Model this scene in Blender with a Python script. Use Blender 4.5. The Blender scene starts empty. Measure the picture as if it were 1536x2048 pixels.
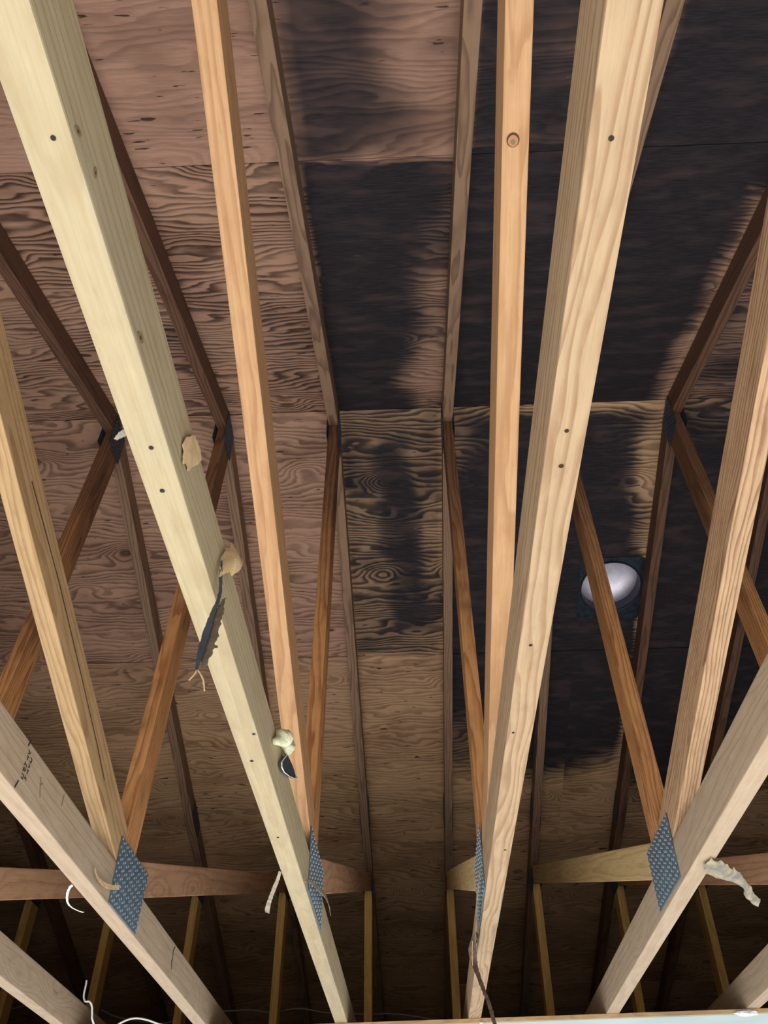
import bpy, bmesh, math, random
from mathutils import Vector, Matrix, noise

SC = bpy.context.scene
COL = SC.collection
ZC = 1.83                      # camera height above the floor of the room below

# ------------------------------------------------------------------ camera
R = Vector((0.99921308, 0.03921153, -0.00597359))
U = Vector((0.03110024, -0.68106852, 0.73155891))
W = Vector((-0.02461712, 0.73116901, 0.68175206))
cd = bpy.data.cameras.new('camera')
cd.sensor_fit = 'HORIZONTAL'; cd.sensor_width = 36.0
cd.lens = 1700.0 / 1536.0 * 36.0
cd.clip_start = 0.02
cam = bpy.data.objects.new('camera', cd); COL.objects.link(cam)
m = Matrix((R, U, -W)).transposed().to_4x4()
m.translation = Vector((0, 0, ZC))
cam.matrix_world = m
SC.camera = cam

# ------------------------------------------------------------------ light
wd = bpy.data.worlds.new('world'); SC.world = wd; wd.use_nodes = True
bg = wd.node_tree.nodes['Background']
bg.inputs[0].default_value = (0.97, 0.98, 1.0, 1)
bg.inputs[1].default_value = 1.12
ad = bpy.data.lights.new('room_fill', 'AREA'); ad.shape = 'RECTANGLE'  # added unseen lamp, stands in for light from the unbuilt room below
ad.size = 2.4; ad.size_y = 3.0; ad.energy = 64; ad.color = (1.0, 0.96, 0.90)
al = bpy.data.objects.new('room_fill', ad); COL.objects.link(al)
al.location = (-0.15, 0.3, 0.42)
al.rotation_euler = (math.radians(180 - 12), 0, 0)

SC.view_settings.view_transform = 'Standard'
SC.view_settings.look = 'None'
SC.view_settings.gamma = 1.0
SC.view_settings.exposure = 0.0
SC.view_settings.use_curve_mapping = False

# ------------------------------------------------------------------ helpers
def srgb(r, g, b):
    f = lambda c: (c / 255 / 12.92) if c / 255 <= .04045 else ((c / 255 + .055) / 1.055) ** 2.4
    return (f(r), f(g), f(b), 1)

class NT:
    def __init__(s, name):
        s.m = bpy.data.materials.new(name); s.m.use_nodes = True
        s.t = s.m.node_tree; s.b = s.t.nodes['Principled BSDF']
        s.L = s.t.links.new
    def n(s, typ, **kw):
        nd = s.t.nodes.new(typ)
        for k, v in kw.items(): setattr(nd, k, v)
        return nd
    def put(s, sock, v):
        if isinstance(v, bpy.types.NodeSocket): s.L(v, sock)
        elif v is not None: sock.default_value = v
    def math(s, op, a, b=None, c=None, clamp=False):
        nd = s.n('ShaderNodeMath', operation=op, use_clamp=clamp)
        s.put(nd.inputs[0], a)
        if b is not None: s.put(nd.inputs[1], b)
        if c is not None: s.put(nd.inputs[2], c)
        return nd.outputs[0]
    def vec(s, x, y, z):
        nd = s.n('ShaderNodeCombineXYZ')
        for i, v in enumerate((x, y, z)): s.put(nd.inputs[i], v)
        return nd.outputs[0]
    def noise(s, v, scale=1, detail=2, rough=.5, dist=0):
        nd = s.n('ShaderNodeTexNoise'); s.L(v, nd.inputs['Vector'])
        nd.inputs['Scale'].default_value = scale; nd.inputs['Detail'].default_value = detail
        nd.inputs['Roughness'].default_value = rough; nd.inputs['Distortion'].default_value = dist
        return nd.outputs[0]
    def smooth(s, v, a, b, lo=0., hi=1.):
        nd = s.n('ShaderNodeMapRange', interpolation_type='SMOOTHSTEP')
        s.put(nd.inputs[0], v)
        for i, x in enumerate((a, b, lo, hi)): nd.inputs[i + 1].default_value = x
        return nd.outputs[0]
    def mix(s, f, a, b, blend='MIX'):
        nd = s.n('ShaderNodeMix', data_type='RGBA', blend_type=blend)
        s.put(nd.inputs[0], f); s.put(nd.inputs[6], a); s.put(nd.inputs[7], b)
        return nd.outputs[2]
    def attr(s, name):
        return s.n('ShaderNodeAttribute', attribute_name=name)
    def sep(s, v):
        nd = s.n('ShaderNodeSeparateXYZ'); s.L(v, nd.inputs[0]); return nd.outputs
    def bump(s, h, st, d):
        nd = s.n('ShaderNodeBump'); nd.inputs['Strength'].default_value = st
        nd.inputs['Distance'].default_value = d; s.L(h, nd.inputs['Height'])
        s.L(nd.outputs[0], s.b.inputs['Normal'])

def lumber(name, light, dark, ring=.5, freq=150., smoke=0., smz=(1.0, 1.85), smokecol=(70, 46, 33), blotch=.25, blotchcol=(150, 138, 112), knots=.0):
    """sawn board: growth rings cut by the faces, fibre streaks, weathering, smoke staining"""
    t = NT(name)
    a = t.attr('gco').outputs['Vector']
    rnd = t.attr('seed').outputs['Fac']
    x, y, z = t.sep(a)
    wv = t.vec(t.math('MULTIPLY', x, .9), t.math('ADD', t.math('MULTIPLY', y, 7), t.math('MULTIPLY', rnd, 31.)), t.math('MULTIPLY', z, 7))
    w1 = t.noise(wv, 1.3, 3, .55)
    cx = t.math('ADD', t.math('MULTIPLY', t.math('SINE', t.math('MULTIPLY', rnd, 47.)), .05), y)
    cz = t.math('ADD', t.math('ADD', t.math('MULTIPLY', t.math('COSINE', t.math('MULTIPLY', rnd, 91.)), .05), z), .03)
    r = t.math('SQRT', t.math('ADD', t.math('MULTIPLY', cx, cx), t.math('MULTIPLY', cz, cz)))
    r = t.math('ADD', r, t.math('MULTIPLY', w1, .075))
    rr = t.math('ADD', t.math('MULTIPLY', r, freq), t.math('MULTIPLY', x, .9))
    if knots:
        kv = t.n('ShaderNodeTexVoronoi'); kv.voronoi_dimensions = '3D'
        t.L(t.vec(t.math('ADD', t.math('MULTIPLY', x, 2.6), t.math('MULTIPLY', rnd, 9.)), t.math('MULTIPLY', y, 9), t.math('MULTIPLY', z, 9)), kv.inputs['Vector'])
        kv.inputs['Scale'].default_value = 1.
        kd = kv.outputs['Distance']
        kb = t.smooth(kd, .0, .45, 1., 0.)
        rr = t.math('ADD', rr, t.math('MULTIPLY', kb, 3.0))
        kn = t.smooth(kd, .05, .13, 1., 0.)
    fr = t.math('FRACT', rr)
    late = t.math('SUBTRACT', t.smooth(fr, .35, .86), t.smooth(fr, .9, .99))
    streak = t.noise(t.vec(t.math('MULTIPLY', x, 5), t.math('ADD', t.math('MULTIPLY', y, 260), t.math('MULTIPLY', rnd, 77.)), t.math('MULTIPLY', z, 260)), 1, 3, .6)
    broad = t.noise(t.vec(t.math('MULTIPLY', x, 2.2), t.math('ADD', t.math('MULTIPLY', y, 18), t.math('MULTIPLY', rnd, 13.)), t.math('MULTIPLY', z, 18)), 1, 4, .6)
    amp = t.math('MULTIPLY', ring, t.smooth(broad, .2, .7, .45, 1.))
    c = t.mix(t.math('MULTIPLY', late, amp), srgb(*light), srgb(*dark))
    c = t.mix(t.smooth(streak, .3, .75, 0, .28), c, srgb(*dark))
    mot = t.noise(t.vec(t.math('MULTIPLY', x, 16), t.math('ADD', t.math('MULTIPLY', y, 55), t.math('MULTIPLY', rnd, 21.)), t.math('MULTIPLY', z, 55)), 1, 4, .65)
    c = t.mix(t.smooth(mot, .5, .76, 0, .42), c, srgb(*dark))
    c = t.mix(t.smooth(mot, .5, .25, 0, .22), c, srgb(*[min(255, int(v * 1.12 + 8)) for v in light]))
    if blotch:
        c = t.mix(t.math('MULTIPLY', t.smooth(broad, .48, .72), blotch), c, srgb(*blotchcol))
    if knots:
        c = t.mix(t.math('MULTIPLY', kn, knots), c, srgb(88, 60, 40))
    if smoke:
        pos = t.n('ShaderNodeNewGeometry').outputs['Position']
        _, _, pz = t.sep(pos)
        b2 = t.noise(t.vec(t.math('MULTIPLY', x, 4), t.math('ADD', t.math('MULTIPLY', y, 12), t.math('MULTIPLY', rnd, 5.)), t.math('MULTIPLY', z, 12)), 1, 3, .6)
        hgt = t.math('ADD', pz, t.math('MULTIPLY', t.math('SUBTRACT', b2, .5), .9))
        sm = t.math('MULTIPLY', t.smooth(hgt, ZC + smz[0], ZC + smz[1]), smoke)
        c = t.mix(sm, c, t.mix(t.math('MULTIPLY', late, .5), srgb(*smokecol), srgb(34, 23, 18)))
        c = t.mix(t.math('MULTIPLY', t.smooth(b2, .52, .75), smoke * .55), c, srgb(40, 30, 26))
    t.L(c, t.b.inputs['Base Color'])
    t.b.inputs['Roughness'].default_value = .72
    t.b.inputs['Specular IOR Level'].default_value = .25
    hb = t.math('ADD', t.math('MULTIPLY', streak, .6), t.math('MULTIPLY', late, .5))
    t.bump(hb, .35, .0012)
    return t.m

def plain(name, c, rough=.7, metal=0., nscale=0, c2=None, bump=0.):
    t = NT(name)
    if nscale:
        tc = t.n('ShaderNodeTexCoord').outputs['Object']
        nz = t.noise(tc, nscale, 4, .6)
        t.L(t.mix(t.smooth(nz, .3, .7), srgb(*c), srgb(*(c2 or c))), t.b.inputs['Base Color'])
        if bump: t.bump(nz, bump, .004)
    else:
        t.b.inputs['Base Color'].default_value = srgb(*c)
    t.b.inputs['Roughness'].default_value = rough; t.b.inputs['Metallic'].default_value = metal
    return t.m

def plywood():
    """rotary-cut softwood plywood: contour-line figure, knots, smoke browning, char"""
    t = NT('sheathing_plywood')
    a = t.attr('rco').outputs['Vector']            # along ridge, down slope, sheet number
    X, S, I = t.sep(a)
    soot = t.attr('soot').outputs['Fac']
    fig = t.attr('figure').outputs['Fac']          # how strong the grain stands out
    age = t.attr('tone').outputs['Fac']            # 0 brown smoke tone, 1 clean tan
    I9 = t.math('MULTIPLY', I, 9.37)
    n1 = t.noise(t.vec(t.math('MULTIPLY', X, 1.5), t.math('MULTIPLY', S, 5.0), I9), 1., 2.6, .5)
    n2 = t.noise(t.vec(t.math('MULTIPLY', X, 7), t.math('MULTIPLY', S, 22), I9), 1., 2, .5)
    kv = t.n('ShaderNodeTexVoronoi'); kv.voronoi_dimensions = '3D'
    t.L(t.vec(t.math('MULTIPLY', X, 3.0), t.math('MULTIPLY', S, 5.2), I9), kv.inputs['Vector'])
    kv.inputs['Scale'].default_value = 1.
    kd = kv.outputs['Distance']
    sel = t.sep(kv.outputs['Color'])[0]
    has = t.smooth(t.math('ADD', sel, t.math('MULTIPLY', age, .25)), .42, .46)
    kb = t.math('MULTIPLY', t.smooth(kd, 0., .36, 1., 0.), has)
    ph = t.math('ADD', t.math('MULTIPLY', S, 44.), t.math('MULTIPLY', n1, 13.5))
    ph = t.math('ADD', ph, t.math('MULTIPLY', n2, 1.9))
    ph = t.math('ADD', ph, t.math('MULTIPLY', kb, t.math('ADD', 3.2, t.math('MULTIPLY', age, 3.))))
    fr = t.math('FRACT', ph)
    ln = t.math('SUBTRACT', t.smooth(fr, .2, .78), t.smooth(fr, .84, 1.))
    big = t.noise(t.vec(t.math('MULTIPLY', X, 2.3), t.math('MULTIPLY', S, 4.5), t.math('ADD', I9, 4.)), 1., 4, .6)
    fine = t.noise(t.vec(t.math('MULTIPLY', X, 26), t.math('MULTIPLY', S, 420), I9), 1., 3, .6)
    lines = t.math('MULTIPLY', t.math('MULTIPLY', ln, fig), t.smooth(big, .25, .62, .35, 1.))
    brown_l = srgb(184, 145, 124); brown_d = srgb(58, 40, 37)
    tan_l = srgb(200, 164, 126); tan_d = srgb(118, 90, 58)
    cl = t.mix(age, brown_l, tan_l); cdk = t.mix(age, brown_d, tan_d)
    cl = t.mix(t.smooth(big, .4, .75, 0., .55), cl, srgb(112, 80, 64))
    c = t.mix(lines, cl, cdk)
    kn = t.math('MULTIPLY', t.smooth(kd, .06, .1, 1., 0.), has)
    c = t.mix(t.math('MULTIPLY', kn, .65), c, cdk)
    c = t.mix(t.smooth(fine, .35, .75, 0, .22), c, cdk)
    # short dark splits and checks in the face veneer
    ck = t.noise(t.vec(t.math('MULTIPLY', X, 14), t.math('MULTIPLY', S, 75), t.math('ADD', I9, 11.)), 1., 2, .5)
    c = t.mix(t.smooth(ck, .68, .73, 0, .85), c, srgb(38, 26, 24))
    # char: light grain ridges survive longest
    cf = t.math('ADD', t.math('MULTIPLY', soot, 1.35), t.math('MULTIPLY', t.math('SUBTRACT', big, .5), .9))
    cf = t.math('ADD', cf, t.math('MULTIPLY', t.math('MULTIPLY', ln, fig), .30))
    cf = t.math('MULTIPLY', t.smooth(cf, .05, 1.15), t.smooth(soot, 0., .35))
    charc = t.mix(t.smooth(fine, .3, .8), srgb(34, 32, 36), srgb(54, 49, 53))
    charc = t.mix(t.smooth(n2, .45, .8, 0., .5), charc, srgb(82, 66, 64))
    ash = t.math('MULTIPLY', t.smooth(ck, .72, .78), t.smooth(n2, .5, .8, .1, .7))
    charc = t.mix(ash, charc, srgb(120, 116, 120))
    c = t.mix(cf, c, charc)
    t.L(c, t.b.inputs['Base Color'])
    t.b.inputs['Roughness'].default_value = .8
    t.b.inputs['Specular IOR Level'].default_value = .15
    t.bump(t.math('ADD', t.math('MULTIPLY', ln, -.6), t.math('MULTIPLY', fine, .5)), .35, .0015)
    return t.m

def newobj(name, bm, mats, parent=None):
    me = bpy.data.meshes.new(name); bm.to_mesh(me); bm.free()
    for mt in (mats if isinstance(mats, (list, tuple)) else [mats]): me.materials.append(mt)
    o = bpy.data.objects.new(name, me); COL.objects.link(o)
    if parent: o.parent = parent
    return o

def tag(o, label=None, cat=None, group=None, kind=None):
    if label: o['label'] = label
    if cat: o['category'] = cat
    if group: o['group'] = group
    if kind: o['kind'] = kind
    return o

def clip(poly, a, b, c):
    """keep the part of a (Y,Z) polygon where a*Y+b*Z <= c"""
    out = []
    for i in range(len(poly)):
        p, q = poly[i], poly[(i + 1) % len(poly)]
        dp, dq = a * p[0] + b * p[1] - c, a * q[0] + b * q[1] - c
        if dp <= 0: out.append(p)
        if dp * dq < 0:
            s = dp / (dp - dq); out.append((p[0] + s * (q[0] - p[0]), p[1] + s * (q[1] - p[1])))
    return out

SEED = [0]
def board(name, poly, Xf, th, axis, mat, parent, origin, base, label=None, bev=.0022):
    """extrude a (Y,Z) outline by the board's thickness; Xf gives the truss plane; axis = grain direction"""
    random.seed(SEED[0] * 7 + 3); SEED[0] += 1
    seed = random.random()
    bm = bmesh.new()
    vs = [[bm.verts.new((Xf(y, z) + sx * th / 2, y, z)) for y, z in poly] for sx in (-1, 1)]
    n = len(poly)
    bm.faces.new(vs[0]); bm.faces.new(vs[1][::-1])
    for i in range(n):
        j = (i + 1) % n
        bm.faces.new((vs[0][j], vs[0][i], vs[1][i], vs[1][j]))
    bmesh.ops.recalc_face_normals(bm, faces=bm.faces)
    if bev:
        bmesh.ops.bevel(bm, geom=list(bm.edges), offset=bev, segments=2, affect='EDGES', profile=.6)
    ly = bm.verts.layers.float_vector.new('gco'); ls = bm.verts.layers.float.new('seed')
    L = math.hypot(*axis); ay, az = axis[0] / L, axis[1] / L
    for v in bm.verts:
        y, z = v.co.y - origin[0], v.co.z - origin[1]
        v[ly] = (ay * y + az * z, v.co.x - Xf(v.co.y, v.co.z), -az * y + ay * z); v[ls] = seed
        v.co -= base
    o = newobj(name, bm, mat, parent)
    for p in o.data.polygons: p.use_smooth = False
    if label: o['label'] = label
    return o

# ------------------------------------------------------------------ geometry constants (metres, camera-floor offset added)
YR, ZR = 2.032, 2.3317 + ZC          # underside of the rafters at the ridge
S1, S2 = .3284, .3355                # near / far roof slopes
HR = .081                            # rafter depth, vertical
H0, HD = .6143 + ZC, .0869           # bottom chord underside and depth
TH = .0375
YN, YF = -.25, 4.30                  # near / far posts
EX = .012                            # sheathing thickness

def near_z(y): return ZR + S1 * (y - YR)
def far_z(y): return ZR - S2 * (y - YR)

# ------------------------------------------------------------------ roof deck (setting)
def sstep(v, a, b):
    u = max(0., min(1., (v - a) / (b - a))); return u * u * (3 - 2 * u)
def box(x, s, x0, x1, s0, s1, fx, fs):
    return sstep(x, x0 - fx, x0 + fx) * (1 - sstep(x, x1 - fx, x1 + fx)) * sstep(s, s0 - fs, s0 + fs) * (1 - sstep(s, s1 - fs, s1 + fs))

RAFX = [-1.9, -1.49, -1.065, -.655, -.245, .161, .568, .975, 1.365, 1.78]
def stain(x, s, far):
    """fire char on the underside of the boards: patches between rafters, cut off at sheet joints"""
    n = noise.noise((x * 2.3, s * 2.6, 5.1 + far * 9)) * .5 + noise.noise((x * 6, s * 7, 1.3)) * .25
    n2 = noise.noise((x * 3, s * 1.9, 3.3 + far * 5)) * .16
    k = 0.
    xw = x + .10 * noise.noise((x * 3.5, s * 3.2, 17.)) + .05 * noise.noise((x * 9, s * 8, 2.)) + .03 * math.sin(s * 5)
    if not far:
        k = max(k, 1.0 * box(x, s, -.235, .2, -.1, 1.158, .02, .004) * (1 - .42 * sstep(xw, -.08, .10)))
        k *= 1 - .45 * sstep(xw, .05, .17) * (1 - sstep(x, .15, .16))
        k = max(k, .7 * box(x, s, -.235, .2, 1.16, 1.95, .04, .01) * (1 - .75 * sstep(xw, -.10, .12)))
        k = max(k, .5 * box(x, s, -.235, .2, 1.16, 2.6, .04, .01) * (1 - .75 * sstep(xw, -.10, .15)))
        k = max(k, 1.2 * box(x, s, .18, .95, -.1, 1.17, .02, .01) * (1 - .72 * sstep(x, .84 + n2 * .3, .96)))
        k = max(k, .66 * box(x, s, .18, .56, 1.17, 2.6, .03, .01))
        k = max(k, 1.0 * box(x, s, .58, 2.2, 1.0, 2.6, .05, .1))
        k = max(k, .9 * box(x, s, 1.02, 2.2, .55, 1.17, .12, .25))
        k = max(k, .5 * box(x, s, 1.0, 2.2, -.1, .6, .05, .1))
        k = max(k, .22 * box(x, s, -1.0, -.26, .1, .7, .2, .2))
    else:
        k = max(k, .48 * box(x, s, -.235, .14, -.1, 1.125, .03, .012))
        k = max(k, .80 * box(xw, s, -.11, .12, .06, 1.06, .12, .12))
        k = max(k, 1.0 * box(xw, s, -.05, .07, .40, .98, .09, .14))
        k = max(k, .5 * box(x, s, .18, .45, -.1, .45, .03, .1))
        k = max(k, 1.1 * box(x, s, .17, .95, .26, 1.80 + n2 * 1.5, .03, .32))
        k = max(k, .82 * box(x, s, .2, .95, .03, .6, .1, .03))
        k = max(k, 1.1 * box(x, s, .98, 2.2, .05, 2.0 + n2 * 1.5, .02, .35))
        k = max(k, .9 * box(x, s, .55, 1.5, 1.1, 1.5 + n2 * 3, .2, .25))
        k *= 1 - .7 * box(x, s, .89, .97, .1, .66, .06, .08)
        k *= 1 - .5 * sstep(s, 1.12, 1.7) * (1 - sstep(x, .3, .6))
    return max(0., min(1.25, k + (n * .35 if k > .12 else 0)))

PLY = plywood()
SHEETS_N = [(0.0015, 1.158, (-2.5, -.655, .9999, 2.6)), (1.161, 2.32, (-2.5, -.245, 1.37, 2.6)), (2.324, 3.5, (-2.5, .2, 2.6))]
SHEETS_F = [(0.002, 1.135, (-2.5, -.235, .975, 2.6)), (1.139, 2.30, (-2.5, -1.065, .7, 2.6)), (2.304, 3.46, (-2.5, .161, 2.6)), (3.464, 4.9, (-2.5, 0.4, 2.6))]

def deck(name, far, rows):
    bm = bmesh.new()
    lr = bm.verts.layers.float_vector.new('rco'); lf = [bm.verts.layers.float.new(k) for k in ('soot', 'figure', 'tone')]
    sl = S2 if far else S1
    cs = 1 / math.hypot(1, sl)
    idn = 10 if far else 0
    for ri, (s0, s1, xs) in enumerate(rows):
        for xi in range(len(xs) - 1):
            x0, x1 = xs[xi] + .0015, xs[xi + 1] - .0015
            idn += 1
            step = .022
            nx = max(1, int((x1 - x0) / step)); ns = max(1, int((s1 - s0) / step))
            random.seed(idn); wob = random.uniform(-.004, .004)
            grid = []
            for i in range(nx + 1):
                col = []
                x = x0 + (x1 - x0) * i / nx
                if far and .116 <= abs(x - .835) < .138: x = .835 + math.copysign(.127, x - .835)
                for j in range(ns + 1):
                    s = s0 + (s1 - s0) * j / ns
                    if far and .116 <= abs(s - .812) < .138: s = .812 + math.copysign(.127, s - .812)
                    y = YR + (s if far else -s) * cs
                    z = (far_z(y) if far else near_z(y)) + HR
                    if ri == 0 and far and xi == 1 : z += .0
                    v = bm.verts.new((x, y, z))
                    v[lr] = (x, s, idn)
                    v[lf[0]] = stain(x, s, far)
                    if not far:
                        fig = .95 if ri == 0 else .26
                        tone = .12 if ri == 0 else .0
                        if ri == 0 and x > -.245: fig = .65
                    else:
                        fig = .62 if ri == 0 else .62
                        if ri == 0 and x < -.235: fig = .66
                        if ri == 0 and x >= -.235: fig = 1.
                        tone = .12 if (ri == 0 and x < -.235) else (.75 if ri == 0 else min(1., .55 + .6 * (s - 1.13)))
                    v[lf[1]] = fig; v[lf[2]] = tone
                    col.append(v)
                grid.append(col)
            for i in range(nx):
                for j in range(ns):
                    a, b, c, d = grid[i][j], grid[i + 1][j], grid[i + 1][j + 1], grid[i][j + 1]
                    cx = (a.co.x + c.co.x) / 2; s = (a[lr].y + c[lr].y) / 2
                    if far and abs(cx - .835) < .124 and abs(s - .812) < .124: continue
                    f = bm.faces.new((a, b, c, d) if far else (d, c, b, a))
    bmesh.ops.delete(bm, geom=[v for v in bm.verts if not v.link_faces], context='VERTS')
    bm.normal_update()
    # make faces look down so that thickness grows upward
    for f in bm.faces:
        if f.normal.z > 0: f.normal_flip()
    o = newobj(name, bm, PLY)
    md = o.modifiers.new('thickness', 'SOLIDIFY'); md.thickness = EX; md.offset = -1
    return tag(o, kind='structure')

deck('ceiling', False, SHEETS_N)
deck('ceiling', True, SHEETS_F)

# roofing over the deck: closes the joints, leaves the vent opening
FELT = plain('roofing_felt', (22, 20, 19), .95)
def roofing():
    bm = bmesh.new()
    def quad(x0, x1, y0, y1, zf):
        vs = [bm.verts.new((x, y, zf(y) + HR + EX + dz)) for dz in (.004, .012) for x, y in ((x0, y0), (x1, y0), (x1, y1), (x0, y1))]
        for f in ((0, 3, 2, 1), (4, 5, 6, 7), (0, 1, 5, 4), (1, 2, 6, 5), (2, 3, 7, 6), (3, 0, 4, 7)):
            bm.faces.new([vs[i] for i in f])
    quad(-2.6, 2.7, -1.6, YR, near_z)
    yv0, yv1 = YR + .683 / math.hypot(1, S2), YR + .941 / math.hypot(1, S2)
    quad(-2.6, 2.7, YR, yv0, far_z); quad(-2.6, 2.7, yv1, 6.9, far_z)
    quad(-2.6, .706, yv0, yv1, far_z); quad(.964, 2.7, yv0, yv1, far_z)
    return tag(newobj('ceiling', bm, FELT), kind='structure')
roofing()

# gable ends and eave wall that close the attic
def slab(name, x0, x1, y0, y1, z0, z1, mat, kind='structure', prof=None):
    bm = bmesh.new()
    bmesh.ops.create_cube(bm, size=1)
    for v in bm.verts:
        v.co.x = x0 if v.co.x < 0 else x1; v.co.y = y0 if v.co.y < 0 else y1; v.co.z = z0 if v.co.z < 0 else z1
    o = newobj(name, bm, mat)
    if kind: o['kind'] = kind
    return o
GABLE = plain('gable_sheathing', (96, 78, 58), .9, nscale=3, c2=(74, 58, 42))
def gable(name, x0, x1):
    bm = bmesh.new()
    pts = [(-1.6, H0), (6.8, H0), (6.8, far_z(6.8) + HR), (YR, ZR + HR), (-1.6, near_z(-1.6) + HR)]
    a = [bm.verts.new((x0, y, z)) for y, z in pts]; b = [bm.verts.new((x1, y, z)) for y, z in pts]
    bm.faces.new(a); bm.faces.new(b[::-1])
    for i in range(5): bm.faces.new((a[i], b[i], b[(i + 1) % 5], a[(i + 1) % 5]))
    bmesh.ops.recalc_face_normals(bm, faces=bm.faces)
    tag(newobj(name, bm, GABLE), kind='structure')
gable('wall_left', -2.53, -2.5); gable('wall_right', 2.6, 2.63)
slab('wall_back', -2.5, 2.6, 6.8, 6.83, H0, far_z(6.8) + HR, GABLE)

# drywall ceiling of the room that is still up beyond the opened area
def drywall():
    t = NT('ceiling_paint')
    tc = t.n('ShaderNodeTexCoord').outputs['Object']
    nz = t.noise(tc, 60, 3, .6); nb = t.noise(tc, 4, 3, .5)
    t.L(t.mix(t.smooth(nb, .3, .7), srgb(168, 186, 185), srgb(184, 197, 194)), t.b.inputs['Base Color'])
    t.b.inputs['Roughness'].default_value = .85
    t.bump(nz, .3, .002)
    return t.m
DRY = drywall()
def edge_y(x): return 2.889 - .077 * (x + .21)
def sheet(name, pts, z0, z1, mat):
    bm = bmesh.new()
    a = [bm.verts.new((x, y, z0)) for x, y in pts]; b = [bm.verts.new((x, y, z1)) for x, y in pts]
    n = len(pts)
    bm.faces.new(a); bm.faces.new(b[::-1])
    for i in range(n): bm.faces.new((a[i], b[i], b[(i + 1) % n], a[(i + 1) % n]))
    bmesh.ops.recalc_face_normals(bm, faces=bm.faces)
    return newobj(name, bm, mat)
def ragged(x0, x1, n, amp, f, seed):
    random.seed(seed); out = []
    for i in range(n + 1):
        x = x0 + (x1 - x0) * i / n; out.append((x, f(x) + random.uniform(-amp, amp)))
    return out
XL, XRr = -1.42, 1.9
front = ragged(XL, XRr, 70, .0016, edge_y, 4)
tag(sheet('ceiling', front + [(XRr, 6.8), (XL, 6.8)], H0 - .0135, H0 - .0035, DRY), kind='structure')
tag(sheet('ceiling', [(-2.5, -1.6), (XL, -1.6), (XL, 6.8), (-2.5, 6.8)], H0 - .0135, H0 - .0005, DRY), kind='structure')
tag(sheet('ceiling', [(XRr, -1.6), (2.6, -1.6), (2.6, 6.8), (XRr, 6.8)], H0 - .0135, H0 - .0005, DRY), kind='structure')
tag(sheet('ceiling', [(XL, -1.6), (XRr, -1.6), (XRr, -1.0), (XL, -1.0)], H0 - .0135, H0 - .0005, DRY), kind='structure')
CORE = lumber('furring_wood', (190, 160, 118), (150, 112, 74), .5, 150, blotch=.3)
def strip():
    bm = bmesh.new()
    fr = ragged(XL, XRr, 60, .0008, lambda x: edge_y(x) - .006, 9)
    a = fr + [(x, y + .03) for x, y in fr[::-1]]
    lo = [bm.verts.new((x, y, H0 - .0112)) for x, y in a]; hi = [bm.verts.new((x, y, H0 - .0008)) for x, y in a]
    n = len(a); m_ = len(fr)
    for i in range(m_ - 1):
        j = n - 1 - i
        bm.faces.new((lo[i], lo[i + 1], lo[j - 1], lo[j])); bm.faces.new((hi[j], hi[j - 1], hi[i + 1], hi[i]))
    for i in range(n):
        bm.faces.new((lo[i], hi[i], hi[(i + 1) % n], lo[(i + 1) % n]))
    bmesh.ops.recalc_face_normals(bm, faces=bm.faces)
    ly = bm.verts.layers.float_vector.new('gco'); ls = bm.verts.layers.float.new('seed')
    for v in bm.verts: v[ly] = (v.co.x, v.co.y, v.co.z - H0); v[ls] = .3
    return tag(newobj('trim_1', bm, CORE), kind='structure')
strip()

# ------------------------------------------------------------------ metal plates
def zinc(name, c1, c2, rough=.45):
    t = NT(name)
    tc = t.n('ShaderNodeTexCoord').outputs['Object']
    nz = t.noise(tc, 45, 3, .6)
    t.L(t.mix(t.smooth(nz, .3, .7), srgb(*c1), srgb(*c2)), t.b.inputs['Base Color'])
    t.b.inputs['Metallic'].default_value = .55; t.b.inputs['Roughness'].default_value = rough
    return t.m
PLATE = zinc('galvanised_steel', (122, 148, 166), (98, 124, 142))
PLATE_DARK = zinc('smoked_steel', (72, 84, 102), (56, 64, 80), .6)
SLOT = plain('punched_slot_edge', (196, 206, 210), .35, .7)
SLOT_DARK = plain('smoked_slot_edge', (92, 100, 112), .5, .5)

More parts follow.
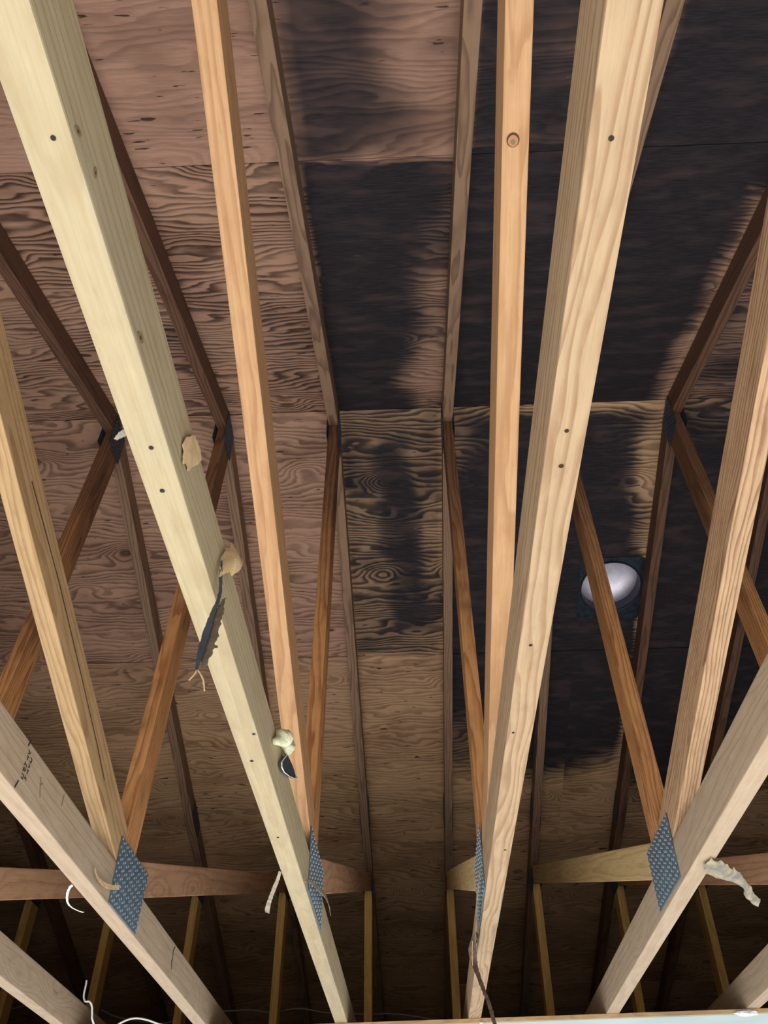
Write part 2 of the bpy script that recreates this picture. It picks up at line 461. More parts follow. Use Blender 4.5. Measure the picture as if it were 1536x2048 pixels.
def plate(parent, base, Xf, side, pts, mat, slotmat, nu, nv, name='gusset_plate', label=None):
    """toothed plate: quad pts in (Y,Z), rows of punched slots"""
    bm = bmesh.new()
    th = .0016
    def P(y, z, o): return Vector((Xf(y, z) + side * (TH / 2 + .0006 + o), y, z)) - base
    lo = [bm.verts.new(P(y, z, 0)) for y, z in pts]; hi = [bm.verts.new(P(y, z, th)) for y, z in pts]
    bm.faces.new(lo); bm.faces.new(hi[::-1])
    for i in range(4): bm.faces.new((lo[i], hi[i], hi[(i + 1) % 4], lo[(i + 1) % 4]))
    p0, p1, p2, p3 = [Vector((y, z)) for y, z in pts]
    lu = (p1 - p0).length; lv = (p3 - p0).length
    for i in range(nu):
        for j in range(nv):
            u = (i + .5) / nu; v = (j + (.5 if i % 2 else .2)) / nv
            if v > .97: continue
            du, dv = .0013 / lu, .0024 / lv
            qs = []
            for uu, vv in ((u - du, v - dv), (u + du, v - dv), (u + du, v + dv), (u - du, v + dv)):
                q = p0 * (1 - uu) * (1 - vv) + p1 * uu * (1 - vv) + p2 * uu * vv + p3 * (1 - uu) * vv
                qs.append(q)
            a = [bm.verts.new(P(q.x, q.y, th)) for q in qs]
            c = (qs[0] + qs[1] + qs[2] + qs[3]) / 4
            b = [bm.verts.new(P(*(c + (q - c) * .7), th + .0016)) for q in qs]
            fs = [bm.faces.new(b)]
            for k in range(4): fs.append(bm.faces.new((a[k], a[(k + 1) % 4], b[(k + 1) % 4], b[k])))
            for f in fs: f.material_index = 1
    bmesh.ops.recalc_face_normals(bm, faces=bm.faces)
    o = newobj(name, bm, [mat, slotmat], parent)
    if label: o['label'] = label
    return o

# ------------------------------------------------------------------ lumber kinds
M = {}
M['cream'] = lumber('spruce_cream', (174, 160, 128), (146, 124, 88), .35, 70, blotch=.35, blotchcol=(150, 142, 122), knots=.5)
M['creamstripe'] = lumber('pine_striped', (172, 148, 116), (130, 96, 66), .75, 120, blotch=.2, blotchcol=(166, 138, 114), knots=.3)
M['pale'] = lumber('spruce_pale', (178, 158, 133), (148, 122, 96), .3, 60, blotch=.3, blotchcol=(160, 148, 128), knots=.5)
M['orange'] = lumber('pine_orange', (198, 157, 115), (156, 108, 68), .6, 100, blotch=.2, blotchcol=(190, 164, 124), knots=.3)
M['gold'] = lumber('pine_gold', (196, 164, 120), (146, 108, 70), .6, 90, blotch=.2, blotchcol=(160, 134, 100), knots=.4)
M['red'] = lumber('pine_red_striped', (204, 170, 132), (132, 88, 62), .85, 150, blotch=.3, blotchcol=(160, 140, 112))
M['ridgeweb'] = lumber('web_smoked', (212, 156, 100), (140, 84, 46), .8, 110, smoke=.85, smz=(1.15, 2.1), smokecol=(112, 78, 60), blotch=.2, blotchcol=(150, 110, 74))
M['rafter'] = lumber('rafter_smoked', (156, 126, 98), (98, 70, 52), .6, 110, smoke=.62, smokecol=(140, 112, 92), blotch=.4, blotchcol=(110, 84, 66))
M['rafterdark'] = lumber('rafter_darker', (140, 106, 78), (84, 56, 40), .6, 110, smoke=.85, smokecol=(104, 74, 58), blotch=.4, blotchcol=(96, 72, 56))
M['farweb'] = lumber('web_far', (186, 146, 112), (138, 98, 70), .45, 60, blotch=.5, blotchcol=(140, 104, 78), knots=.4)
M['farwebpale'] = lumber('web_far_pale', (206, 180, 128), (160, 124, 80), .45, 60, blotch=.4, blotchcol=(176, 140, 100), knots=.4)
M['post'] = lumber('post_gold', (226, 188, 112), (176, 134, 68), .5, 100, blotch=.4, blotchcol=(140, 108, 60), knots=.3)
INK = plain('stamp_ink', (38, 32, 30), .8)
HOLE = plain('nail_hole_dark', (40, 30, 26), .9)

# ------------------------------------------------------------------ trusses
# letter: X plane (a + b*(Y-2) + c*(Z-.61)), near web (Z = p - q*Y), materials, far web rise, side seen
def truss(key, a, b, c, nw, mats, label, fw=(.0, .0), side=1, pmats=True, ridge_plate=True):
    root = bpy.data.objects.new('roof_truss', None); COL.objects.link(root)
    base = Vector((a, 2.0, H0)); root.location = base
    tag(root, label, 'truss', 'roof trusses')
    Xf = lambda y, z: a + b * (y - 2) + c * (z - ZC - .61)
    mc, mn, mr, mnear, mfar, mfw, mpost = [M[k] for k in mats]
    eps = .0009
    # bottom chord
    board('bottom_chord', [(-1.55, H0), (6.75, H0), (6.75, H0 + HD), (-1.55, H0 + HD)], Xf, TH, (1, 0), mc, root, (0, H0), base)
    # top chords, meeting on a plumb cut at the ridge
    zt = HR - .0012
    board('top_chord', [(-1.55, near_z(-1.55)), (YR, ZR), (YR, ZR + zt), (-1.55, near_z(-1.55) + zt)], Xf, TH - eps, (1, S1), mnear, root, (0, near_z(0)), base)
    board('top_chord', [(YR + .001, ZR), (6.72, far_z(6.72)), (6.72, far_z(6.72) + zt), (YR + .001, ZR + zt)], Xf, TH - eps, (1, -S2), mfar, root, (0, far_z(0)), base)
    ct = H0 + HD + .0006
    # near sloping web: underside Z = p - q*Y
    p, q = nw
    zu = lambda y: ZC + p - q * y
    vth = .088 * math.hypot(1, q)
    poly = [(YN - .2, zu(YN - .2)), (2.4, zu(2.4)), (2.4, zu(2.4) + vth), (YN - .2, zu(YN - .2) + vth)]
    poly = clip(poly, 0, -1, -ct)                       # above the chord
    poly = clip(poly, -S1, 1, ZR - S1 * YR - .001)      # below the near rafter
    poly = clip(poly, 1, -.105, 1.862 - .105 * (ZC + .75))   # butts on the ridge web
    board('web', poly, Xf, TH - 2 * eps, (1, -q), mn, root, (0, zu(0)), base, label='long web sloping up towards the viewer')
    # ridge web
    fy = lambda z: 1.865 + .105 * (z - ZC - .75)
    wd = .088
    poly = [(fy(H0), H0), (fy(H0) + wd, H0), (fy(ZR + .2) + wd, ZR + .2), (fy(ZR + .2), ZR + .2)]
    poly = clip(poly, 0, -1, -ct)
    poly = clip(poly, -S1, 1, ZR - S1 * YR - .001); poly = clip(poly, S2, 1, ZR + S2 * YR - .001)
    board('web', poly, Xf, TH - 3 * eps, (.105, 1), mr, root, (fy(H0), H0), base, label='steep web rising to the ridge')
    # far sloping web
    zt2 = lambda y: ZC + .765 + .3475 * (y - 2.0) + fw[0]
    vt = .083 + fw[1]
    poly = [(1.7, zt2(1.7) - vt), (4.6, zt2(4.6) - vt), (4.6, zt2(4.6)), (1.7, zt2(1.7))]
    poly = clip(poly, 0, -1, -ct); poly = clip(poly, S2, 1, ZR + S2 * YR - .001)
    poly = clip(poly, -1, .105, -1.865 - wd - .0015 + .105 * (ZC + .75)); poly = clip(poly, 1, 0, YF + .045)
    board('web', poly, Xf, TH - 4 * eps, (1, .3475), mfw, root, (2, zt2(2)), base, label='far web rising away from the plate joint')
    # posts
    yb = YF
    poly = [(yb - .043, ct), (yb + .043, ct), (yb + .043, zt2(yb + .043) - vt - .001), (yb - .043, zt2(yb - .043) - vt - .001)]
    board('post', poly, Xf, TH - 2 * eps, (0, 1), mpost, root, (yb, ct), base)
    zn = zu(YN)
    board('post', [(YN - .24, ct), (YN - .155, ct), (YN - .155, zu(YN - .155) - .001), (YN - .24, zu(YN - .24) - .001)], Xf, TH - 2 * eps, (0, 1), mn, root, (YN, ct), base)
    # plates both sides
    for s in (-1, 1):
        if key == 'C': q4 = [(1.832, .757), (2.063, .757), (2.046, .618), (1.832, .618)]
        elif key == 'D': q4 = [(1.775, .757), (1.995, .757), (1.985, .626), (1.775, .626)]
        else: q4 = [(1.80, .757), (2.055, .757), (2.055, .622), (1.80, .622)]
        plate(root, base, Xf, s, [(y, z + ZC) for y, z in q4], PLATE, SLOT, 20, 8, label='blue-grey toothed steel plate on the bottom chord joint' if s == side else None)
        if ridge_plate:
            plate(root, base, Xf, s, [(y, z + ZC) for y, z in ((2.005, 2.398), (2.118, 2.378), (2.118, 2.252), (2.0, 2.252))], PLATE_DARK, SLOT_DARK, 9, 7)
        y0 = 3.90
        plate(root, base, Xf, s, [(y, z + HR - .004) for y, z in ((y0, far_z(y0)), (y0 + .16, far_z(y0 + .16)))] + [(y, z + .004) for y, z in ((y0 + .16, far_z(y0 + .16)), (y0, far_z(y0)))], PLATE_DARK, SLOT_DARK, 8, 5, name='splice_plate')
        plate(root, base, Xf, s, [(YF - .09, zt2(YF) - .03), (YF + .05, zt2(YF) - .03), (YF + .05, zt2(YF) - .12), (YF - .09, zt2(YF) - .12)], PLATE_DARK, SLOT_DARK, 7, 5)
    root['_x'] = a
    return root, Xf, base

G = dict(mats=None)
T = {}
tr = [
 ('I', -1.90, 0, .009, (1.37, .36), ('pale', 'gold', 'ridgeweb', 'rafterdark', 'rafterdark', 'farweb', 'post'), 'dim roof truss in the dark behind the lower left corner, farthest left of all', (0, 0), 1),
 ('H', -1.49, 0, .009, (1.37, .36), ('pale', 'gold', 'ridgeweb', 'rafterdark', 'rafterdark', 'farweb', 'post'), 'shadowed roof truss just left of the one crossing the lower left corner', (0, 0), 1),
 ('F', -1.08, -.002, .009, (1.37, .36), ('pale', 'gold', 'ridgeweb', 'rafterdark', 'rafter', 'farweb', 'post'), 'roof truss whose pale bottom chord crosses only the lower left corner', (.0, 0), 1),
 ('C', -.664, .0035, .006, (1.37, .363), ('pale', 'gold', 'ridgeweb', 'rafterdark', 'rafter', 'farweb', 'post'), 'roof truss with ink-stamped bottom chord and big steel plate at lower left', (0, 0), 1),
 ('A', -.2415, .0045, -.0044, (1.440, .385), ('cream', 'orange', 'ridgeweb', 'rafter', 'rafter', 'farweb', 'post'), 'roof truss with wide cream bottom chord from upper left corner, torn paper hanging on it', (0, 0), 1),
 ('B', .159, 0, .003, (1.30, .372), ('creamstripe', 'orange', 'ridgeweb', 'rafter', 'rafter', 'farwebpale', 'post'), 'roof truss with striped cream bottom chord running from top right to bottom centre', (0, 0), -1),
 ('D', .5527, .0073, .011, (1.243, .303), ('pale', 'red', 'ridgeweb', 'rafter', 'rafter', 'farwebpale', 'post'), 'roof truss with large toothed steel plate at lower right', (.017, 0), -1),
 ('E', .95, .005, .018, (1.25, .33), ('pale', 'gold', 'ridgeweb', 'rafterdark', 'rafterdark', 'farweb', 'post'), 'roof truss whose bottom chord shows only in the lower right corner', (0, 0), -1),
 ('G', 1.355, 0, .01, (1.25, .33), ('pale', 'gold', 'ridgeweb', 'rafterdark', 'rafterdark', 'farweb', 'post'), 'dark roof truss farthest right, seen in slivers at the right edge', (0, 0), -1),
]
for k, a, b, c, nw, mats, lab, fw, sd in tr:
    T[k] = truss(k, a, b, c, nw, mats, lab, fw, sd)

# ---- marks on the members (ink, nail holes, knots) as thin pieces of their truss
def marks(key, name, faces, mat, off=.0007, label=None):
    """faces: list of 3D polygons (world, z without ZC)"""
    root, Xf, base = T[key]
    bm = bmesh.new()
    for poly in faces:
        bm.faces.new([bm.verts.new(Vector((x, y, z + ZC)) - base) for x, y, z in poly])
    o = newobj(name, bm, mat, root)
    md = o.modifiers.new('t', 'SOLIDIFY'); md.thickness = .0006; md.offset = 0
    if label: o['label'] = label
    return o
def disc_down(x, y, r, n=12, ex=1.0):
    return [(x + r * math.cos(i * 2 * math.pi / n), y + ex * r * math.sin(i * 2 * math.pi / n), .6143 - .0005) for i in range(n)]
def disc_side(key, y, z, ry, rz, s, n=14, tilt=0):
    Xf = T[key][1]; out = []
    for i in range(n):
        a = i * 2 * math.pi / n
        dy, dz = ry * math.cos(a), rz * math.sin(a)
        yy = y + dy * math.cos(tilt) - dz * math.sin(tilt); zz = z + dy * math.sin(tilt) + dz * math.cos(tilt)
        out.append((Xf(yy, zz + ZC) + s * (TH / 2 + .0005), yy, zz))
    return out
for x, y, r in ((.157, .271, .0021), (.158, .552, .0022), (.158, .599, .0026), (.155, .916, .0024), (.166, 1.586, .0024), (.149, 1.143, .002)):
    marks('B', 'nail_hole', [disc_down(x, y, r)], HOLE)
for x, y, r in ((-.244, .254, .002), (-.246, .556, .0024), (-.249, .616, .0026), (-.246, .9, .0026), (-.232, 1.128, .0025), (-.248, 1.212, .0028), (-.246, 1.506, .0022)):
    marks('A', 'nail_hole', [disc_down(x, y, r)], HOLE)
def thin(key, pts, w, s, off=.0006):
    """thin stroke on a truss side face along (Y,Z) pts"""
    Xf = T[key][1]; out = []
    for (y0, z0), (y1, z1) in zip(pts[:-1], pts[1:]):
        d = Vector((y1 - y0, z1 - z0)); n_ = Vector((-d.y, d.x)).normalized() * w / 2
        q = [(y0 + n_.x, z0 + n_.y), (y1 + n_.x, z1 + n_.y), (y1 - n_.x, z1 - n_.y), (y0 - n_.x, z0 - n_.y)]
        out.append([(Xf(y, z + ZC) + s * (TH / 2 + off), y, z) for y, z in q])
    return out
# grade stamp: two registration ticks and short broken characters between them
st = []
st += thin('C', [(1.2965, .7035), (1.2925, .692)], .003, 1)
st += thin('C', [(1.296, .632), (1.290, .6175)], .003, 1)
glyph = {0: [(0, 0, 1, 0), (1, 0, 1, 1), (1, 1, 0, 1)], 1: [(0, 0, 0, 1), (0, .5, 1, .5), (1, .5, 1, 0)], 2: [(0, 0, 1, .5), (1, .5, 0, 1)], 3: [(0, 0, 0, 1), (0, 1, 1, 1), (1, 1, 1, .5), (1, .5, 0, .5)], 4: [(.5, 0, .5, 1), (0, 1, 1, 1)]}
for ln_, (y0, n_, hgt) in enumerate(((1.300, 5, .008), (1.314, 4, .0065))):
    for i in range(n_):
        z = .640 + i * .0105 + ln_ * .003
        for (u0, v0, u1, v1) in glyph[(i * 3 + ln_) % 5]:
            st += thin('C', [(y0 + u0 * hgt, z + v0 * .0065), (y0 + u1 * hgt, z + v1 * .0065)], .0014, 1)
marks('C', 'ink_stamp', st, INK, label='small faded black ink lumber stamp')
marks('C', 'ink_stroke', thin('C', [(2.405, .694), (2.392, .680), (2.400, .664), (2.392, .655), (2.404, .640)], .0035, 1), INK)
KN = plain('knot_brown', (128, 108, 76), .8)
KD = plain('knot_dark', (74, 50, 36), .8)
for y, z, r1, r2, ti in ((.256, .629, .006, .0035, .8), (.437, .628, .008, .0045, .5), (.292, .639, .003, .005, .3)):
    marks('A', 'knot', [disc_side('A', y, z, r1, r2, 1, tilt=ti)], KN)
    marks('A', 'knot', [disc_side('A', y, z - .0005, r1 * .35, r2 * .4, 1, tilt=ti)], KD)
for q in ([(1.385, .668), (1.377, .662), (1.371, .673)], [(1.377, .662), (1.389, .645)], [(1.483, .693), (1.484, .672)]):
    marks('C', 'crack', thin('C', q, .0022, 1), KN)
# long crack on the near web of the stamped truss
marks('C', 'crack', thin('C', [(1.02, 1.05), (1.22, .985), (1.40, .915), (1.58, .842), (1.66, .805)], .0028, 1, off=-.0004), KD)
# round knot on the orange web
def wknot(key, Xk, y, r, p, q, mat, dz):
    fac = []
    n = 18
    fac = [(Xk + r * math.cos(i * 2 * math.pi / n), y + r * math.sin(i * 2 * math.pi / n), p - q * (y + r * math.sin(i * 2 * math.pi / n)) - dz) for i in range(n)]
    marks(key, 'knot', [fac], mat)
wknot('B', .157, .49, .0085, 1.30, .372, KD, .0004)
wknot('B', .157, .491, .0068, 1.30, .372, plain('knot_heart', (176, 124, 88), .8), .0009)
wknot('B', .157, .492, .003, 1.30, .372, KN, .0014)

# ------------------------------------------------------------------ roof vent
def vent():
    root = bpy.data.objects.new('roof_vent', None); COL.objects.link(root)
    cs = 1 / math.hypot(1, S2)
    s0 = .812; y0 = YR + s0 * cs; c0 = Vector((.835, y0, far_z(y0) + HR))   # centre of the opening
    root.location = c0
    root.rotation_euler = (-math.atan(S2), 0, 0)     # local z = outward roof normal, local y = down slope
    tag(root, 'round aluminium roof vent with bright dome set in the charred roof boards', 'roof vent')
    alu = zinc('vent_aluminium', (236, 232, 246), (222, 218, 236), .42)
    dk = zinc('vent_collar_metal', (58, 64, 80), (44, 48, 62), .5)
    fl = zinc('vent_flange_metal', (48, 62, 74), (32, 38, 46), .55)
    N = 48; R0 = .121
    # flange: square plate with a round hole, under the boards
    bm = bmesh.new()
    hx0, hx1, hy0, hy1 = -.131, .133, -.142, .160
    ring = []; sq = []
    for i in range(N):
        a = i * 2 * math.pi / N; ca, sa = math.cos(a), math.sin(a)
        k = min((hx1 if ca > 0 else -hx0) / max(abs(ca), 1e-6), (hy1 if sa > 0 else -hy0) / max(abs(sa), 1e-6))
        ring.append(bm.verts.new((R0 * ca, R0 * sa, -.003))); sq.append(bm.verts.new((k * ca, k * sa, -.003)))
    for i in range(N): bm.faces.new((ring[i], sq[i], sq[(i + 1) % N], ring[(i + 1) % N]))
    o = newobj('flange', bm, fl, root); md = o.modifiers.new('t', 'SOLIDIFY'); md.thickness = .0015; md.offset = 0
    # collar
    bm = bmesh.new()
    prof = [(R0 + .004, -.012), (R0, -.012), (R0, .0), (R0 - .001, .05), (R0 + .006, .052)]
    rows = [[bm.verts.new((r * math.cos(i * 2 * math.pi / N), r * math.sin(i * 2 * math.pi / N), z)) for i in range(N)] for r, z in prof]
    for a_, b_ in zip(rows[:-1], rows[1:]):
        for i in range(N): bm.faces.new((a_[i], a_[(i + 1) % N], b_[(i + 1) % N], b_[i]))
    o = newobj('collar', bm, dk, root); md = o.modifiers.new('t', 'SOLIDIFY'); md.thickness = .0015; md.offset = 1
    for f in o.data.polygons: f.use_smooth = True
    # hood: shallow dome standing clear of the collar on three legs
    bm = bmesh.new()
    prof = [(.168, .085), (.166, .098), (.155, .118), (.13, .138), (.095, .152), (.05, .161), (.0, .164)]
    rows = [[bm.verts.new((r * math.cos(i * 2 * math.pi / N), r * math.sin(i * 2 * math.pi / N), z)) for i in range(N)] if r > 0 else None for r, z in prof]
    top = bm.verts.new((0, 0, .164))
    for a_, b_ in zip(rows[:-1], rows[1:]):
        for i in range(N):
            if b_: bm.faces.new((a_[i], a_[(i + 1) % N], b_[(i + 1) % N], b_[i]))
            else: bm.faces.new((a_[i], a_[(i + 1) % N], top))
    o = newobj('hood', bm, alu, root); md = o.modifiers.new('t', 'SOLIDIFY'); md.thickness = .0015; md.offset = 0
    for f in o.data.polygons: f.use_smooth = True
    for k in range(3):
        a = math.radians(90 + 120 * k); bm = bmesh.new()
        bmesh.ops.create_cube(bm, size=1)
        for v in bm.verts:
            r = .122 + (v.co.x + .5) * .003; t_ = v.co.y * .014; z = .03 + (v.co.z + .5) * .115
            v.co = (r * math.cos(a) - t_ * math.sin(a), r * math.sin(a) + t_ * math.cos(a), z)
        newobj('hood_leg', bm, dk, root)
vent()

# ------------------------------------------------------------------ scraps, foam, wires
PAPER = plain('kraft_paper', (214, 186, 140), .85, nscale=40, c2=(190, 160, 116), bump=.3)
PAPER_GREY = plain('paper_backed_foil_grey', (112, 116, 108), .8, nscale=50, c2=(168, 152, 124), bump=.3)
TARRED = plain('tarred_paper_face', (52, 62, 74), .55, nscale=30, c2=(40, 48, 58), bump=.2)
FOAM = plain('spray_foam', (226, 228, 196), .9, nscale=60, c2=(206, 206, 168), bump=.6)
WHITE = plain('white_chip', (236, 240, 240), .85, nscale=80, c2=(214, 222, 224), bump=.3)

def ribbon(name, rows, mat, label, cat, group=None, th=.0008, sub=0, amp=None, parent=None):
    """rows of 3D points (equal length) form a crumpled, ragged sheet"""
    K = 6
    pts = [[Vector((x, y, z + ZC)) for x, y, z in r] for r in rows]
    def cr(p0, p1, p2, p3, t_):
        return .5 * ((2 * p1) + (p2 - p0) * t_ + (2 * p0 - 5 * p1 + 4 * p2 - p3) * t_ ** 2 + (3 * p1 - p0 - 3 * p2 + p3) * t_ ** 3)
    def dens(seq):
        out = []
        for i in range(len(seq) - 1):
            q = [seq[max(i - 1, 0)], seq[i], seq[i + 1], seq[min(i + 2, len(seq) - 1)]]
            for k in range(K): out.append(cr(*q, k / K))
        return out + [seq[-1]]
    G1 = [dens(r) for r in pts]
    cols = [dens([G1[i][j] for i in range(len(G1))]) for j in range(len(G1[0]))]
    nu, nv = len(cols[0]), len(cols)
    wid = (pts[len(pts) // 2][0] - pts[len(pts) // 2][-1]).length
    amp = wid * .05 if amp is None else amp
    bm = bmesh.new(); V_ = []
    for j in range(nv):
        col_ = []
        for i in range(nu):
            p = cols[j][i].copy()
            a_ = cols[j][min(i + 1, nu - 1)] - cols[j][max(i - 1, 0)]; b_ = cols[min(j + 1, nv - 1)][i] - cols[max(j - 1, 0)][i]
            n_ = a_.cross(b_); n_ = n_.normalized() if n_.length > 1e-9 else Vector((0, 0, 1))
            q = p * (1.3 / max(wid, .006))
            p = p + n_ * amp * noise.noise(q) + n_ * amp * .5 * noise.noise(q * 2.7)
            if j in (0, nv - 1): p = p + (b_ if j else -b_).normalized() * wid * .22 * (noise.noise(q * 3.1 + Vector((7, 0, 0))))
            if i in (0, nu - 1): p = p + (a_ if i else -a_).normalized() * wid * .25 * (noise.noise(q * 4.1 + Vector((0, 7, 0))))
            col_.append(bm.verts.new(p))
        V_.append(col_)
    for j in range(nv - 1):
        for i in range(nu - 1):
            bm.faces.new((V_[j][i], V_[j][i + 1], V_[j + 1][i + 1], V_[j + 1][i]))
    o = newobj(name, bm, mat, parent)
    md = o.modifiers.new('t', 'SOLIDIFY'); md.thickness = th; md.offset = 0
    return tag(o, label, cat, group)

def strip_rows(path, w, up=(0, 0, 1), twist=None):
    """two-edge ribbon following a path"""
    rows = []
    for i, p in enumerate(path):
        p = Vector(p)
        d = (Vector(path[min(i + 1, len(path) - 1)]) - Vector(path[max(i - 1, 0)])).normalized()
        s = d.cross(Vector(up)); s = s.normalized() if s.length > 1e-4 else Vector((1, 0, 0))
        if twist: s = Matrix.Rotation(twist[i], 3, d) @ s
        ww = w[i] if isinstance(w, (list, tuple)) else w
        rows.append([tuple(p - s * ww / 2), tuple(p), tuple(p + s * ww / 2)])
    return rows

# torn kraft patch stuck to the cream chord
xs = -.2269
ribbon('paper_scrap', [[(xs, .590, .664), (xs, .588, .650), (xs, .594, .637)], [(xs + .001, .606, .688), (xs + .002, .610, .662), (xs + .001, .612, .642)], [(xs, .628, .700), (xs + .001, .634, .680), (xs, .630, .662)], [(xs, .645, .699), (xs, .648, .690), (xs, .640, .676)]],
       PAPER, 'small tan torn paper patch stuck flat on the side of the cream chord', 'paper scrap', amp=.0012)
# crumpled flap with a long dark strip under the cream chord
xs = -.226
ribbon('paper_scrap', [[(xs, .790, .672), (xs + .003, .782, .650), (xs + .004, .778, .630)],
                       [(xs + .004, .812, .706), (xs + .014, .806, .680), (xs + .010, .800, .652)],
                       [(xs + .002, .850, .728), (xs + .012, .842, .702), (xs + .010, .822, .668)],
                       [(xs + .004, .884, .742), (xs + .010, .860, .716), (xs + .006, .838, .684)]],
       PAPER, 'crumpled tan paper flap with torn corner on the cream chord side', 'paper scrap', amp=.003)
pth = [(-.222, .779, .655), (-.222, .786, .638), (-.222, .794, .620), (-.223, .794, .606), (-.2245, .788, .586), (-.226, .783, .562), (-.2275, .780, .540), (-.229, .778, .520), (-.230, .778, .500)]
dark = ribbon('paper_strip', strip_rows(pth, [.002, .0035, .004, .0045, .006, .008, .009, .007, .002], up=(.2, 1, 0)), TARRED,
       'long black-edged paper strip hanging across the cream chord below the flap', 'paper strip', amp=.0005)
ribbon('brown_backing', strip_rows([(x + .0065, y + .002, z + .004) for x, y, z in pth[3:]], [.002, .009, .013, .015, .012, .003], up=(.2, 1, 0)),
       plain('brown_backing_paper', (104, 88, 70), .85, nscale=60, c2=(84, 70, 56), bump=.3), None, None, amp=.0005, parent=dark)
for i, (a_, b_) in enumerate((((-.230, .778, .501), (-.236, .777, .488)), ((-.229, .778, .502), (-.217, .776, .474)))):
    mid = tuple((Vector(a_) + Vector(b_)) / 2 + Vector((.002, 0, .001)))
    ribbon('paper_fibre', strip_rows([a_, mid, b_], .0014, up=(0, 1, 0)), PAPER, ('short pale fibre' if i == 0 else 'longer pale fibre') + ' dangling from the black-faced strip tip', 'fibre')
# small white tuft on the left of the cream chord
ribbon('paper_scrap', strip_rows([(-.262, .535, .617), (-.270, .538, .615), (-.277, .541, .611)], [.005, .007, .003], up=(0, 0, 1)), PAPER_GREY, 'tiny pale torn tuft on the left edge of the cream chord', 'paper scrap')

# foam blob + dark hollow flap on the side of the cream chord and its web
def blob():
    bm = bmesh.new()
    cen = [((-.220, 1.255, .668), .011), ((-.218, 1.278, .688), .014), ((-.217, 1.310, .704), .015), ((-.216, 1.345, .708), .014), ((-.217, 1.366, .707), .010)]
    bmesh.ops.create_icosphere(bm, subdivisions=4, radius=1)
    C0 = Vector((-.219, 1.312, .696 + ZC))
    for v in bm.verts:
        d = v.co.normalized(); r = .006
        for c, rad in cen:
            cc = Vector((c[0], c[1], c[2] + ZC)) - C0
            b_ = d.dot(cc); disc = b_ * b_ - cc.length_squared + rad * rad
            if disc > 0: r = max(r, b_ + math.sqrt(disc))
        r *= 1 + .10 * noise.noise(d * 6) + .05 * noise.noise(d * 17)
        v.co = C0 + d * r
        v.co.x = max(v.co.x, -.2255)
    o = newobj('spray_foam', bm, FOAM)
    for f in o.data.polygons: f.use_smooth = True
    tag(o, 'pale lump of expanding foam stuck where the orange web meets the cream chord', 'foam')
blob()
def flap():
    pts = [(1.366, .704), (1.338, .682), (1.318, .664), (1.322, .657), (1.345, .659), (1.385, .672), (1.434, .692), (1.480, .712), (1.506, .728), (1.470, .722), (1.436, .716), (1.400, .709)]
    xf = lambda y: -.2215 + .004 * math.sin((y - 1.32) * 16)
    bm = bmesh.new()
    bm.faces.new([bm.verts.new((xf(y), y, z + ZC)) for y, z in pts])
    o = newobj('paper_scrap', bm, TARRED); md = o.modifiers.new('t', 'SOLIDIFY'); md.thickness = .0015
    tag(o, 'dark blue-black leaf-shaped paper flap below the foam lump', 'paper scrap')
    rim = pts[0:9]
    bm = bmesh.new(); rows = []
    cy, cz = 1.41, .695
    for y, z in rim:
        d = Vector((y - cy, z - cz)).normalized() * .0022
        rows.append((bm.verts.new((xf(y) + .0012, y, z + ZC)), bm.verts.new((xf(y) + .003, y + d.x, z + d.y + ZC))))
    for a_, b_ in zip(rows[:-1], rows[1:]): bm.faces.new((a_[0], b_[0], b_[1], a_[1]))
    r_ = newobj('torn_rim', bm, WHITE, o); md = r_.modifiers.new('t', 'SOLIDIFY'); md.thickness = .001
flap()

# scraps around the steel plate of the cream truss
ribbon('paper_strip', strip_rows([(-.262, 1.664, .612), (-.272, 1.70, .609), (-.283, 1.735, .604), (-.296, 1.775, .598), (-.306, 1.815, .594), (-.309, 1.835, .592)], [.005, .007, .008, .008, .010, .008], up=(.2, .2, 1)), PAPER_GREY,
       'curled grey and tan paper strip left of the cream chord near its plate', 'paper strip')
ribbon('paper_strip', strip_rows([(-.216, 1.68, .600), (-.210, 1.76, .622), (-.207, 1.86, .645), (-.204, 1.95, .664), (-.203, 2.03, .672), (-.204, 2.085, .668)], [.004, .008, .012, .016, .018, .012], up=(1, 0, .3)), PAPER_GREY,
       'curved grey and tan paper strip over the narrow plate right of the cream chord', 'paper strip')
# white curl and splinter on the stamped truss
ribbon('paper_strip', strip_rows([(-.682, 1.713, .612), (-.690, 1.722, .610), (-.701, 1.745, .607), (-.712, 1.780, .605), (-.715, 1.81, .604), (-.708, 1.835, .604), (-.699, 1.848, .604)], .0045, up=(.3, .3, 1)), WHITE,
       'thin white curl hanging left of the stamped bottom chord', 'paper strip')
ribbon('wood_splinter', strip_rows([(-.640, 1.70, .640), (-.636, 1.73, .626), (-.632, 1.78, .631), (-.630, 1.838, .650)], [.003, .006, .009, .010], up=(1, 0, 0)), PAPER,
       'tan splinter lifting off the stamped chord beside its steel plate', 'splinter')
# scrap at the lower right plate
ribbon('paper_scrap', [[(.552, 1.640, .611), (.550, 1.665, .609), (.556, 1.700, .606)], [(.580, 1.650, .607), (.585, 1.690, .597), (.596, 1.728, .603)], [(.615, 1.694, .607), (.618, 1.725, .596), (.625, 1.755, .603)],
                       [(.640, 1.725, .607), (.642, 1.752, .595), (.650, 1.785, .602)], [(.668, 1.785, .605), (.668, 1.805, .594), (.668, 1.826, .600)], [(.702, 1.842, .602), (.702, 1.858, .596), (.702, 1.872, .598)]],
       PAPER_GREY, 'large shredded grey and tan paper scrap right of the lower right plate', 'paper scrap', amp=.006)
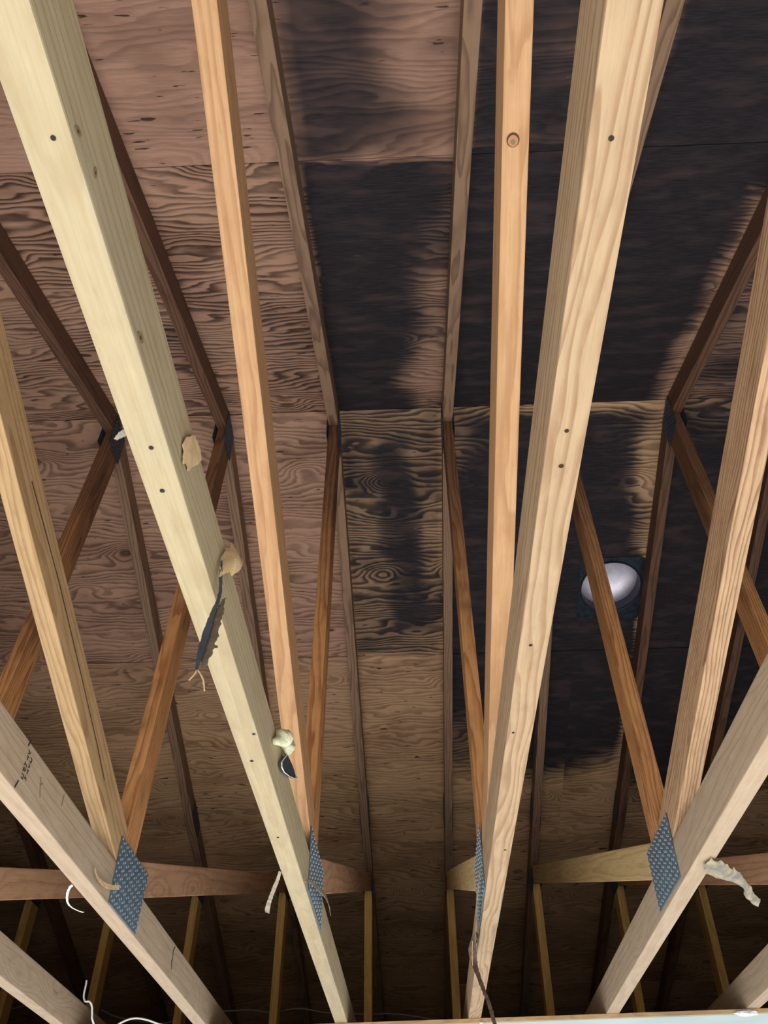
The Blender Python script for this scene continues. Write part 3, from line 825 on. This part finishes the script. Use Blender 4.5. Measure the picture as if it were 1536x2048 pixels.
# strips down the striped chord
ribbon('paper_strip', strip_rows([(.132, 1.80, .655), (.129, 1.86, .640), (.128, 1.93, .628), (.128, 2.00, .616), (.129, 2.05, .604), (.131, 2.09, .597)], [.006, .012, .020, .024, .018, .006], up=(1, 0, 0)), PAPER_GREY,
       'grey-tan peeled paper strip on the left face of the striped chord under its plate', 'paper strip')
ribbon('paper_strip', strip_rows([(.134, 2.06, .612), (.127, 2.10, .604), (.126, 2.16, .600), (.129, 2.18, .582), (.134, 2.17, .560), (.140, 2.15, .530), (.147, 2.13, .502), (.153, 2.12, .478), (.157, 2.11, .455), (.160, 2.10, .435), (.163, 2.09, .41)], [.012, .022, .022, .014, .010, .009, .008, .008, .008, .008, .007], up=(.2, 1, 0)), plain('brown_paper', (112, 88, 66), .8, nscale=60, c2=(64, 54, 48), bump=.4),
       'narrow twisted dark brown strip dangling below the striped chord to the bottom edge', 'paper strip')
ribbon('wood_splinter', strip_rows([(.124, 2.10, .606), (.1235, 2.14, .592), (.124, 2.165, .582), (.126, 2.185, .577)], [.004, .008, .010, .004], up=(1, 0, 0)), PAPER,
       'orange-tan torn bit above the dark dangling strip on the striped chord', 'splinter')
# white plaster chips on the drywall edge
def chip(x, y, z, sx, sy, sz, seed, label):
    bm = bmesh.new(); bmesh.ops.create_icosphere(bm, subdivisions=3, radius=1)
    for v in bm.verts:
        r = 1 + .35 * noise.noise(v.co * 2 + Vector((seed, 0, 0))) + .15 * noise.noise(v.co * 6 + Vector((seed, 0, 0)))
        v.co = Vector((x + v.co.x * sx * r, y + v.co.y * sy * r, z + ZC + v.co.z * sz * r))
    tag(newobj('plaster_chip', bm, WHITE), label, 'plaster chip')
chip(-.233, 2.884, .600, .022, .008, .008, 1, 'white plaster chip on the ceiling edge under the cream chord')
chip(.930, 2.792, .602, .032, .008, .008, 5, 'white plaster chip on the ceiling edge at the lower right corner')
chip(.178, 2.850, .598, .008, .006, .007, 9, 'small white plaster chip on the ceiling edge under the striped chord')

def wire(name, pts, r, mat, label, cat):
    cu = bpy.data.curves.new(name, 'CURVE'); cu.dimensions = '3D'; cu.bevel_depth = r; cu.bevel_resolution = 3
    sp = cu.splines.new('BEZIER'); sp.bezier_points.add(len(pts) - 1)
    for b_, p in zip(sp.bezier_points, pts):
        b_.co = (p[0], p[1], p[2] + ZC); b_.handle_left_type = b_.handle_right_type = 'AUTO'
    tmp = bpy.data.objects.new(name, cu); COL.objects.link(tmp)
    dg = bpy.context.evaluated_depsgraph_get()
    me = bpy.data.meshes.new_from_object(tmp.evaluated_get(dg)); bpy.data.objects.remove(tmp)
    me.materials.clear(); me.materials.append(mat)
    for f in me.polygons: f.use_smooth = True
    o = bpy.data.objects.new(name, me); COL.objects.link(o)
    return tag(o, label, cat)
CAB = plain('white_cable_jacket', (214, 214, 206), .5)
GREYW = plain('grey_wire_jacket', (120, 124, 122), .5)
wire('electric_cable', [(-.985, 2.75, .706), (-.973, 2.74, .6495), (-.958, 2.735, .6465), (-.950, 2.74, .636), (-.947, 2.745, .620), (-.944, 2.75, .604), (-.930, 2.78, .5865), (-.896, 2.80, .594), (-.872, 2.80, .607), (-.843, 2.80, .616), (-.807, 2.80, .6135), (-.761, 2.82, .6035), (-.70, 2.86, .6035)], .0026, CAB,
     'white electric cable looping out beside the lower left corner chord', 'cable')
wire('electric_wire', [(-2.45, 4.38, 1.03), (-1.942, 4.38, 1.019), (-1.893, 4.38, 1.012), (-1.831, 4.38, 1.022), (-1.65, 4.38, 1.01), (-1.495, 4.38, 1.004), (-1.383, 4.38, .968), (-1.27, 4.38, .950), (-1.161, 4.38, .943), (-1.085, 4.38, .97), (-.98, 4.38, .985), (-.881, 4.38, .987), (-.778, 4.38, .99), (-.685, 4.38, .98), (-.549, 4.38, .992), (-.434, 4.38, .974), (-.217, 4.38, .965), (-.138, 4.38, .966), (-.025, 4.38, .953), (.064, 4.38, .939), (.3, 4.38, .93), (.9, 4.38, .93), (2.5, 4.38, .95)], .0035, GREYW,
     'thin grey wire running across the dark far side behind the posts', 'wire')
